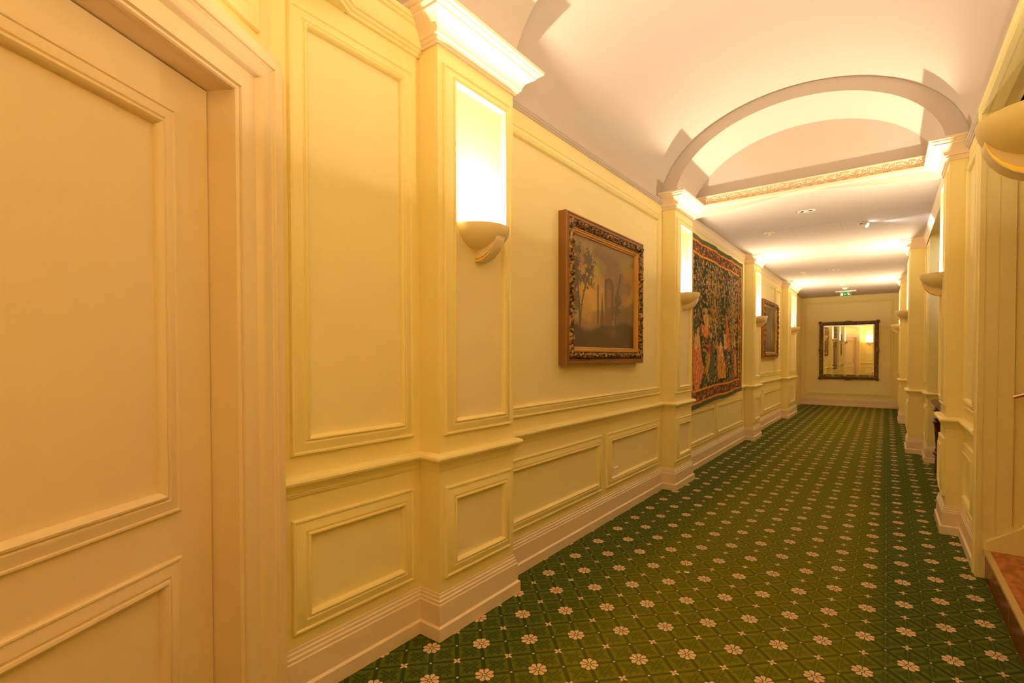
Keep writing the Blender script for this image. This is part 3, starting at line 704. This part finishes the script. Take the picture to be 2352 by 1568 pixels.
# ------------------------------------------------------------------ tapestry
def tapestry_img(w, h):
    Y, X = np.mgrid[0:h, 0:w]; X = X/(w-1); Y = Y/(h-1); AS = 1.10
    n1 = vnoise(h, w, 40, 40, 11, 3); img = np.zeros((h, w, 3)); img[:] = (.022, .030, .022)
    lay(img, sstep(n1, .52, .62)*.8, (.050, .065, .030))
    r = np.random.default_rng(5)
    def leafmark(cx, cy, rx, ry, rot, c_, a=.9):
        x0, x1 = int(max(0, (cx-.03)*w)), int(min(w, (cx+.03)*w)+1); y0, y1 = int(max(0, (cy-.03)*h)), int(min(h, (cy+.03)*h)+1)
        if x1 <= x0 or y1 <= y0: return
        dx = (X[y0:y1, x0:x1]-cx)*AS; dy = Y[y0:y1, x0:x1]-cy; cr, sr = math.cos(rot), math.sin(rot)
        m_ = ((dx*cr+dy*sr)/rx)**2+((-dx*sr+dy*cr)/ry)**2; sub = img[y0:y1, x0:x1]; lay(sub, (m_ < 1)*a, c_)
    pal = [(.27,.19,.065),(.20,.16,.05),(.12,.12,.04),(.34,.21,.08),(.27,.13,.06),(.22,.18,.075)]
    for _ in range(2100):
        cx, cy = r.random(), r.random(); leafmark(cx, cy, r.uniform(.006, .014), r.uniform(.003, .006), r.uniform(0, PI), pal[r.integers(len(pal))])
    for _ in range(330):                       # little blossoms
        cx, cy = r.random(), r.random(); c_ = [(.34,.22,.11),(.32,.15,.08),(.22,.06,.03)][r.integers(3)]
        for k in range(4): leafmark(cx+.006*math.cos(k*PI/2+.6), cy+.007*math.sin(k*PI/2+.6), .0045, .0045, 0, c_)
        leafmark(cx, cy, .0025, .0025, 0, (.28,.19,.04))
    # fruit trees with slim trunks
    def trunk(pts, wd, c_):
        for (x0, y0), (x1, y1) in zip(pts[:-1], pts[1:]):
            dx, dy = (x1-x0)*AS, y1-y0; L = dx*dx+dy*dy; t = np.clip(((X-x0)*AS*dx+(Y-y0)*dy)/L, 0, 1)
            d = np.hypot((X-x0)*AS-t*dx, Y-y0-t*dy); lay(img, sstep(wd-d, -.002, .002), c_)
    for cx, cy, rx, ry in ((.40, .33, .13, .22), (.78, .38, .10, .26)):
        for _ in range(260):
            a = r.uniform(0, 2*PI); q = r.random()**.6; leafmark(cx+rx*q*math.cos(a), cy+ry*q*math.sin(a), r.uniform(.007, .014), .005, r.uniform(0, PI), [(.24,.17,.05),(.17,.13,.04),(.30,.20,.07)][r.integers(3)])
    trunk([(.42, .50), (.46, .60), (.50, .74), (.50, .84)], .010, (.27, .20, .09)); trunk([(.78, .58), (.79, .70)], .007, (.22, .17, .08))
    def poly(pts, c_, a=1.0):
        m_ = np.zeros_like(X, bool); n = len(pts)
        for i in range(n):
            (x0, y0), (x1, y1) = pts[i], pts[(i+1) % n]
            cond = ((y0 > Y) != (y1 > Y)) & (X < (x1-x0)*(Y-y0)/((y1-y0) or 1e-9)+x0); m_ ^= cond
        lay(img, m_*a, c_)
        fold = (np.sin(X*150+Y*38+n1*9) > .45) & m_; lay(img, fold*.55, tuple(v*.45 for v in c_))
        fold = (np.sin(X*150+Y*38+n1*9) < -.75) & m_; lay(img, fold*.5, tuple(min(1, v*1.6) for v in c_))
    def head(x, y, c_=(.34, .22, .10)): lay(img, (np.hypot((X-x)*AS/.020, (Y-y)/.022) < 1)*1.0, c_)
    rose, ochre, cream, blue, rust = (.36,.15,.065), (.32,.17,.04), (.36,.24,.11), (.06,.075,.045), (.24,.06,.03)
    poly([(.09,.62),(.19,.60),(.23,.74),(.27,.78),(.22,.84),(.17,.90),(.11,.885),(.08,.78)], rose); head(.15,.555,(.32,.22,.08)); poly([(.11,.57),(.18,.57),(.20,.64),(.10,.65)], cream)
    poly([(.24,.45),(.30,.45),(.33,.52),(.27,.56)], cream); poly([(.21,.50),(.28,.52),(.32,.55),(.29,.60),(.23,.565)], rose); head(.275,.425,(.30,.20,.09))
    poly([(.31,.62),(.39,.62),(.41,.74),(.44,.83),(.33,.84),(.30,.74)], blue); head(.35,.575); poly([(.30,.62),(.34,.61),(.35,.70),(.31,.70)], rust)
    poly([(.34,.70),(.30,.82),(.27,.80),(.29,.68)], (.28,.19,.05))
    poly([(.50,.70),(.59,.68),(.63,.78),(.64,.86),(.52,.86),(.48,.80)], ochre); head(.55,.63,cream); poly([(.51,.64),(.58,.64),(.59,.71),(.51,.71)], cream)
    poly([(.63,.47),(.67,.47),(.71,.58),(.73,.66),(.67,.67),(.64,.58)], (.30,.10,.05)); head(.645,.445,(.30,.14,.08)); poly([(.60,.56),(.64,.55),(.65,.66),(.60,.66)], cream)
    poly([(.82,.66),(.87,.66),(.89,.78),(.89,.88),(.82,.88),(.81,.76)], rust); head(.845,.625); poly([(.84,.70),(.87,.70),(.88,.87),(.85,.87)], (.26,.18,.07))
    # border: green edge, orange stripe, floral band, orange stripe
    d = np.minimum(np.minimum(X*1.0, (1-X)*1.0), np.minimum(Y*.98, (1-Y)*.98))
    dx_ = np.minimum(X, 1-X); dy_ = np.minimum(Y, 1-Y); wob = .004*(n1-.5)
    def ringm(a, b_, s_=.72): dd = np.minimum(dx_/s_*1.0, dy_)+wob; return (dd >= a) & (dd < b_)
    lay(img, (ringm(-.1, .108)), (.075, .038, .018))
    for _ in range(2600):
        cx, cy = r.random(), r.random(); dd = min(min(cx, 1-cx)/.72, min(cy, 1-cy))
        if .046 < dd < .09: leafmark(cx, cy, r.uniform(.005, .011), .0045, r.uniform(0, PI), [(.34,.24,.10),(.26,.18,.06),(.13,.13,.05),(.33,.20,.10)][r.integers(4)])
    for k in range(12):
        for cx, cy in ((.08+.84*k/11, .067), (.08+.84*k/11, .933), (.05, .08+.84*k/11), (.95, .08+.84*k/11)):
            if k % 2:
                for j in range(5): leafmark(cx+.008*math.cos(j*1.256), cy+.009*math.sin(j*1.256), .0055, .0055, 0, (.30, .035, .018))
    lay(img, ringm(.026, .038), (.42, .17, .025)); lay(img, ringm(.096, .108), (.42, .18, .025)); lay(img, ringm(-.1, .026), (.055, .075, .040))
    return np.clip(img*(1.45+.5*vnoise(h, w, 110, 110, 13, 1))[..., None]*np.array((1.15, 1.03, .9)), 0, 1)
TN, TM = 330, 340; ty0, ty1, tz0, tz1 = 4.03, 5.90, .545, 2.035
tm = MB(); g = []; xoff = LX+.040
ti = tapestry_img(TN+1, TM+1)
for side_ in (0, 1):
    for j in range(TM+1):
        v = j/TM
        for i in range(TN+1):
            u = i/TN
            dxx = .006*math.sin(u*19+1)*(.4+.6*(1-abs(2*v-1)*.4))+.0025*math.sin(u*43+v*2)
            zz = tz0+(tz1-tz0)*v+(.004*math.sin(u*17+.6) if v > .5 else 0)*(2*v-1)+(-.008*math.sin(u*11+.3)*(1-2*v) if v < .5 else 0)
            zz += (.05*sstep(u, .0, 1.)*(1-v)**2)
            g.append((xoff+dxx-.008*side_, ty0+(ty1-ty0)*u, zz))
N1 = (TN+1)*(TM+1)
fs = [(j*(TN+1)+i, j*(TN+1)+i+1, (j+1)*(TN+1)+i+1, (j+1)*(TN+1)+i) for j in range(TM) for i in range(TN)]
fs += [tuple(N1+k for k in f[::-1]) for f in fs]
rim = [i for i in range(TN+1)]+[j*(TN+1)+TN for j in range(1, TM+1)]+[TM*(TN+1)+i for i in range(TN-1, -1, -1)]+[j*(TN+1) for j in range(TM-1, 0, -1)]
for k in range(len(rim)):
    a, b_ = rim[k], rim[(k+1) % len(rim)]; fs.append((a, N1+a, N1+b_, b_))
tm.add(g, fs); colr = np.ones((2*N1, 4)); colr[:N1, :3] = ti[::-1].reshape(-1, 3); colr[N1:, :3] = ti[::-1].reshape(-1, 3)
tap = tm.build('tapestry', M['tapestry'], None, True, col=colr, fix=False, angle=180)
tag(tap, 'large green and gold woven tapestry with robed figures, hanging on left wall', 'tapestry')
MB().box(LX+.002, LX+.030, ty0+.01, ty1-.03, 2.006, 2.020).build('hanging_rod', M['walnut'], tap)

# ------------------------------------------------------------------ mirror
mx0, mx1, mz0, mz1 = -1.104, -.124, .535, 1.672; mw, mh = mx1-mx0, mz1-mz0
mr = empty('wall_mirror', (mx0, YE-.012, mz0)); mr.rotation_euler = (math.radians(.15), 0, 0)
tag(mr, 'square mirror in a dark bronze baroque frame on the end wall', 'mirror')
def TM_(mb): mb.v = [(u, -h, v) for u, h, v in mb.v]; return mb
def swell(s_, t, e):
    b_ = foliage(21, .012, 42)(s_, t, e); c_ = math.exp(-(e/.09)**2)*.02*math.sin(PI*min(max(t, .02), .98)); return b_+c_
fm = MB(); carved_ring(fm, mw, mh, 0, .074, lambda t: .010+.038*math.sin(PI*min(t*1.05, 1))**.8, 220, 14, swell)
fm.frame((0,0,0), (1,0,0), (0,1,0), 0, mw, 0, mh, [(0,-.0),(0,.012)])
for cx, cz, a in ((0,0,PI/4),(mw,0,-PI/4),(mw,mh,PI/4),(0,mh,-PI/4)):
    sx = 1 if cx == 0 else -1; sz = 1 if cz == 0 else -1
    fm.blob((cx+sx*.024, .030, cz+sz*.024), (.048, .022, .034), a)
    for k in range(3):
        fm.blob((cx+sx*(.075+.022*k), .040, cz+sz*.018), (.014, .014, .011)); fm.blob((cx+sx*.018, .040, cz+sz*(.075+.022*k)), (.011, .014, .014))
for cx, cz in ((mw/2, mh-.012), (mw/2, .012)):
    fm.blob((cx, .034, cz), (.075, .020, .024))
    for k in (-2, -1, 1, 2): fm.blob((cx+k*.026, .044, cz), (.013, .014, .012))
for cx in (.012, mw-.012):
    fm.blob((cx, .034, mh/2), (.022, .020, .07))
TM_(fm).build('frame', M['mirrorgilt'], mr, True, angle=60)
gl = MB(); gl.frame((0,0,0), (1,0,0), (0,1,0), 0, mw, 0, mh, [(.066,.012),(.066,.014),(.092,.018)])
TM_(gl).build('bevel', M['mirror'], mr)
gl = MB().box(.0915, mw-.0915, -.018, -.012, .0915, mh-.0915).build('glass', M['mirror'], mr)
MB().box(.03, mw-.03, -.011, -.002, .03, mh-.03).build('backing', M['dark'], mr)

# ------------------------------------------------------------------ ceiling fittings
def circle_path(r, n=20): return [(r*math.cos(2*PI*i/n), r*math.sin(2*PI*i/n)) for i in range(n)]
def twin(loc, label):
    r = empty('recessed_twin_downlight', loc); tag(r, label, 'ceiling light', 'twin recessed downlights')
    mb = MB(); n = 36; vs = []; fs = []
    def stad(a, b_, z): return [(a*math.copysign(abs(math.cos(t))**.8, math.cos(t)), b_*math.copysign(abs(math.sin(t))**.8, math.sin(t)), z) for t in [2*PI*i/n for i in range(n)]]
    for rg in (stad(.066, .034, -.001), stad(.066, .034, -.005), stad(.058, .028, -.006), stad(.056, .027, 0)): vs += rg
    for k in range(3):
        for i in range(n): fs.append((k*n+i, k*n+(i+1) % n, (k+1)*n+(i+1) % n, (k+1)*n+i))
    mb.add(vs, fs).build('trim_ring', M['whiteplastic'], r, True)
    MB().add(stad(.056, .027, -.0012), [tuple(range(n))]).build('plate', M['beige'], r)
    for sx in (-.031, .031):
        lp = MB().lathe([(.021, -.003), (.019, -.0045), (.012, -.0015)], (sx, 0, 0), 20); lp.build('reflector', M['steel'], r, True)
        MB().lathe([(.011, -.0015), (0, -.0025)], (sx, 0, 0), 16).build('lamp_opening', M['dark'], r, True)
    return r
twin((-.54, 4.57, CZ), 'twin recessed metal ceiling light just beyond the scroll frieze, unlit')
twin((-.60, 7.90, CZ), 'farther twin recessed ceiling light, unlit, in line with a small spotlight')
for l, lab in (((-.606, 4.57, CZ), 'small red round ceiling indicator beside the nearer twin downlight'), ((-.672, 7.90, CZ), 'tiny round ceiling indicator beside the farther twin downlight')):
    o = MB().lathe([(.0135, -.0005), (.012, -.003), (0, -.0035)], seg=16).build('ceiling_indicator', M['red'], None, True, loc=l); tag(o, lab, 'indicator')
def gimbal(loc, label, lit=False):
    r = empty('ceiling_spotlight', loc); tag(r, label, 'ceiling light')
    MB().lathe([(.047, -.0005), (.046, -.004), (.036, -.006), (.034, -.001)], seg=28).build('trim_ring', M['beige'], r, True)
    MB().lathe([(.034, -.0012), (0, -.0012)], seg=24).build('recess', M['dark'], r)
    if lit:
        hd = MB().lathe([(0, .012), (.012, .012), (.019, .004), (.023, -.030), (.020, -.031), (.019, -.020)], seg=20).build('lamp_head', M['beige'], r, True)
        bl = MB().lathe([(.0195, -.026), (0, -.028)], seg=20).build('bulb', M['coolbulb'], r, True)
        for o in (hd, bl): o.rotation_euler = (math.radians(-22), math.radians(-58), 0); o.location = (.006*K, 0, -.012*K)
        ld = bpy.data.lights.new('spot_light', 'SPOT'); ld.energy = 26; ld.color = (.86, .86, 1.0); ld.spot_size = math.radians(80); ld.spot_blend = .5; ld.shadow_soft_size = .012
        so = bpy.data.objects.new('spot_light', ld); COL.objects.link(so); so.parent = r
        so.location = (.040*K, .0, -.030*K); so.rotation_euler = Vector((.85, .28, -.40)).to_track_quat('-Z', 'Y').to_euler()
    else:
        MB().lathe([(.030, -.002), (.028, -.010), (.016, -.026), (.010, -.030), (0, -.031)], seg=20).build('lamp_head', M['beige'], r, True)
    return r
gimbal((-.925, 5.18, CZ), 'small unlit beige spotlight in the ceiling near the tapestry')
gimbal((-.96, 7.90, CZ), 'small unlit beige ceiling spotlight farther down the corridor')
gimbal((-.18, 5.29, CZ), 'lit cool white spotlight in the ceiling aimed to the right', True)
h = MB(); hx0, hx1, hy0, hy1 = -.735, -.345, 5.10, 5.48
h.box(hx0, hx1, hy0, hy1, CZ-.0012, CZ+.01)
hat = h.build('access_hatch', M['ceil'], None); tag(hat, 'flush square access hatch in the ceiling between two spotlights', 'hatch')
g_ = MB(); e = .0022
for a in ((hx0-e, hx0, hy0-e, hy1+e), (hx1, hx1+e, hy0-e, hy1+e), (hx0, hx1, hy0-e, hy0), (hx0, hx1, hy1, hy1+e)): g_.box(*a, CZ-.0006, CZ+.001)
g_.build('joint', paint('hatch_joint', (.42, .32, .20), .9, .1), hat)
sd = empty('smoke_detector', (-.597, 9.55, CZ)); tag(sd, 'white round smoke detector on the ceiling in front of the exit sign', 'smoke detector')
MB().lathe([(.048, -.0003), (.046, -.008), (.030, -.012), (.030, -.026), (.024, -.032), (0, -.033)], seg=28).build('housing', M['whiteplastic'], sd, True)
MB().lathe([(.0305, -.016), (.0315, -.018), (.0305, -.020)], seg=28).build('slot_ring', M['dark'], sd, True)
wp = empty('ceiling_box', (-.60, 10.15, CZ)); tag(wp, 'small white round box on the ceiling between smoke detector and exit sign', 'ceiling box')
MB().lathe([(.060, -.0003), (.058, -.005), (.036, -.008), (.035, -.024), (.030, -.027), (0, -.027)], seg=28).build('housing', M['whiteplastic'], wp, True)
# exit sign: pictogram, arrow and running figure on a green plate under a ceiling rail
ex = empty('exit_sign', (-.616, 10.60, CZ)); tag(ex, 'green hanging emergency exit sign with door, arrow and running man', 'sign')
MB().box(-.155, .165, -.035, .035, -.020, 0).build('ceiling_plate', M['whiteplastic'], ex)
gm, nt, b = new_mat('sign_green'); b.inputs['Base Color'].default_value = (.012, .21, .065, 1); b.inputs['Emission Color'].default_value = (.01, .25, .09, 1); b.inputs['Emission Strength'].default_value = .18; b.inputs['Roughness'].default_value = .4
gw, nt, b = new_mat('sign_white'); b.inputs['Base Color'].default_value = (.8, .85, .75, 1); b.inputs['Emission Color'].default_value = (.8, .85, .7, 1); b.inputs['Emission Strength'].default_value = .35
MB().box(-.084, .084, -.004, .004, -.104, -.020).build('sign_panel', M['whiteplastic'], ex)
MB().box(-.080, .080, -.0055, -.004, -.101, -.026).build('green_field', gm, ex)
pg = MB(); yy = -.0056
def fl(pts): pg.add([(a, yy-.001, b_) for a, b_ in pts], [tuple(range(len(pts)))])
fl([(-.072,-.090),(-.040,-.090),(-.040,-.040),(-.072,-.040)])
fl([(-.030,-.064),(-.016,-.053),(-.016,-.060),(.004,-.060),(.004,-.068),(-.016,-.068),(-.016,-.075)])
fl([(.036+.0065*math.cos(t*PI/6), -.038+.0065*math.sin(t*PI/6)) for t in range(12)])
def limb(a, b_, w_):
    d = Vector((b_[0]-a[0], b_[1]-a[1])).normalized(); n_ = Vector((-d.y, d.x))*w_
    fl([(a[0]+n_.x, a[1]+n_.y), (a[0]-n_.x, a[1]-n_.y), (b_[0]-n_.x, b_[1]-n_.y), (b_[0]+n_.x, b_[1]+n_.y)])
limb((.040,-.046), (.050,-.066), .0062); limb((.041,-.048), (.024,-.052), .0028); limb((.024,-.052), (.016,-.060), .0026)
limb((.044,-.047), (.060,-.046), .0026); limb((.060,-.046), (.066,-.056), .0026)
limb((.050,-.066), (.038,-.076), .0036); limb((.038,-.076), (.038,-.090), .0032); limb((.051,-.066), (.058,-.078), .0036); limb((.058,-.078), (.072,-.078), .0030)
pg.build('pictogram', gw, ex, fix=False)

# ------------------------------------------------------------------ small things
so = empty('wall_socket', (LX, 2.788, .268)); tag(so, 'cream power socket low on the left wall under the landscape painting', 'socket')
s_ = MB().frame((0,0,0), (0,1,0), (1,0,0), -.032, .032, -.036, .036, [(0,0),(0,.006),(.004,.009),(.012,.009)])
s_.quad((.009,-.020,-.024),(.009,.020,-.024),(.009,.020,.024),(.009,-.020,.024)); s_.build('plate', M['pale'], so, True, angle=30)
mb = MB(); vs = []
for r_, xx in ((.0200,.0092),(.0185,.0105),(.0165,.0095),(.0150,.0030),(0,.0028)):
    vs += [(xx, r_*math.cos(2*PI*i/24), r_*math.sin(2*PI*i/24)) for i in range(24)]
mb.add(vs, [(k*24+i, k*24+(i+1) % 24, (k+1)*24+(i+1) % 24, (k+1)*24+i) for k in range(4) for i in range(24)]).build('socket_well', M['beige'], so, True)
mb = MB()
for yy_ in (-.006, .006): mb.blob((.0035, yy_, 0), (.001, .0018, .0018))
mb.build('pin_hole', M['dark'], so)
sg2 = MB().box(R3[0]-.006, R3[0]-.0005, 9.10, 9.30, 1.075, 1.285).build('wall_sign', M['brass'], None)
tag(sg2, 'small framed sign below the sconce on the farthest right pilaster', 'sign')
mb = MB()
for i in range(4): mb.box(R3[0]-.008, R3[0]-.006, 9.12, 9.28, 1.095+.046*i, 1.125+.046*i)
mb.build('dark_face', M['dark'], sg2)
sb = MB()
for k in range(5): sb.blob((random.uniform(-.012, .012), random.uniform(-.006, .006), .003), (.007, .005, .003), random.random()*3, axis='z')
o = sb.build('paper_scrap', M['whiteplastic'], None, True, loc=(-.734, 2.237, .001)); tag(o, 'tiny white scrap lying on the green carpet near the middle', 'scrap')

# dark carved console table in the recess
ct = empty('console_table', (.345, 4.95, 0)); tag(ct, 'dark carved wooden console table with turned legs behind the right pilaster', 'table')
tp = MB(); tp.box(-.032, .32, -.55, .55, .600, .612); tp.box(-.026, .32, -.54, .54, .612, .622); tp.build('tabletop', M['walnut'], ct)
MB().box(.015, .30, -.50, .50, .545, .600).build('apron', M['walnut'], ct)
LEG = [(.024,0),(.024,.115),(.020,.118),(.032,.124),(.034,.132),(.022,.140),(.030,.150),(.041,.162),(.038,.170),(.026,.178),(.024,.190),(.029,.198),(.026,.206),(.020,.210),(.022,.235),(.026,.30),(.030,.36),(.033,.398),(.036,.402),(.036,.408),(.030,.411),(.042,.424),(.046,.432),(.036,.440),(.022,.446),(.036,.456),(.041,.464),(.034,.472),(.018,.480),(.020,.500),(.028,.518),(.041,.530),(.038,.536),(.026,.540),(.026,.600)]
for lx2 in (.022, .28):
    for ly in (-.475, .475):
        MB().lathe(LEG, (lx2, ly, 0), 22).build('leg', M['walnut'], ct, True, angle=40)
MB().box(.01, .292, -.46, .46, .030, .050).build('stretcher', M['walnut'], ct)

# ------------------------------------------------------------------ camera
f, yaw, pitch, roll, dcx, dcy = 1125.3133, .6289, -.0180, -.0005, 41.8353, 53.1205
cy_, sy_, cp, sp2 = math.cos(yaw), math.sin(yaw), math.cos(pitch), math.sin(pitch)
fw = Vector((-sy_*cp, cy_*cp, sp2)); rt = Vector((cy_, sy_, 0)); up = rt.cross(fw)
cr, sr = math.cos(roll), math.sin(roll); r2 = rt*cr+up*sr; u2 = -rt*sr+up*cr
cam = bpy.data.cameras.new('camera'); co = bpy.data.objects.new('camera', cam); COL.objects.link(co)
co.matrix_world = Matrix(((r2.x, u2.x, -fw.x, 0), (r2.y, u2.y, -fw.y, 0), (r2.z, u2.z, -fw.z, K), (0, 0, 0, 1)))
cam.sensor_width = 36; cam.lens = 36*f/2352; cam.shift_x = -dcx/2352; cam.shift_y = dcy/2352; cam.clip_start = .02
sc.camera = co
sc.cycles.max_bounces = 16; sc.cycles.diffuse_bounces = 12; sc.cycles.glossy_bounces = 6
# ------------------------------------------------------------------ world and view
wd0 = bpy.data.worlds.new('world'); sc.world = wd0; wd0.use_nodes = True
wd0.node_tree.nodes['Background'].inputs[0].default_value = (.02, .012, .005, 1); wd0.node_tree.nodes['Background'].inputs[1].default_value = 0.2
vs_ = sc.view_settings; sc.display_settings.display_device = 'sRGB'
vs_.view_transform = 'Standard'; vs_.look = 'None'; vs_.gamma = 1; vs_.use_curve_mapping = False; vs_.exposure = 0.34
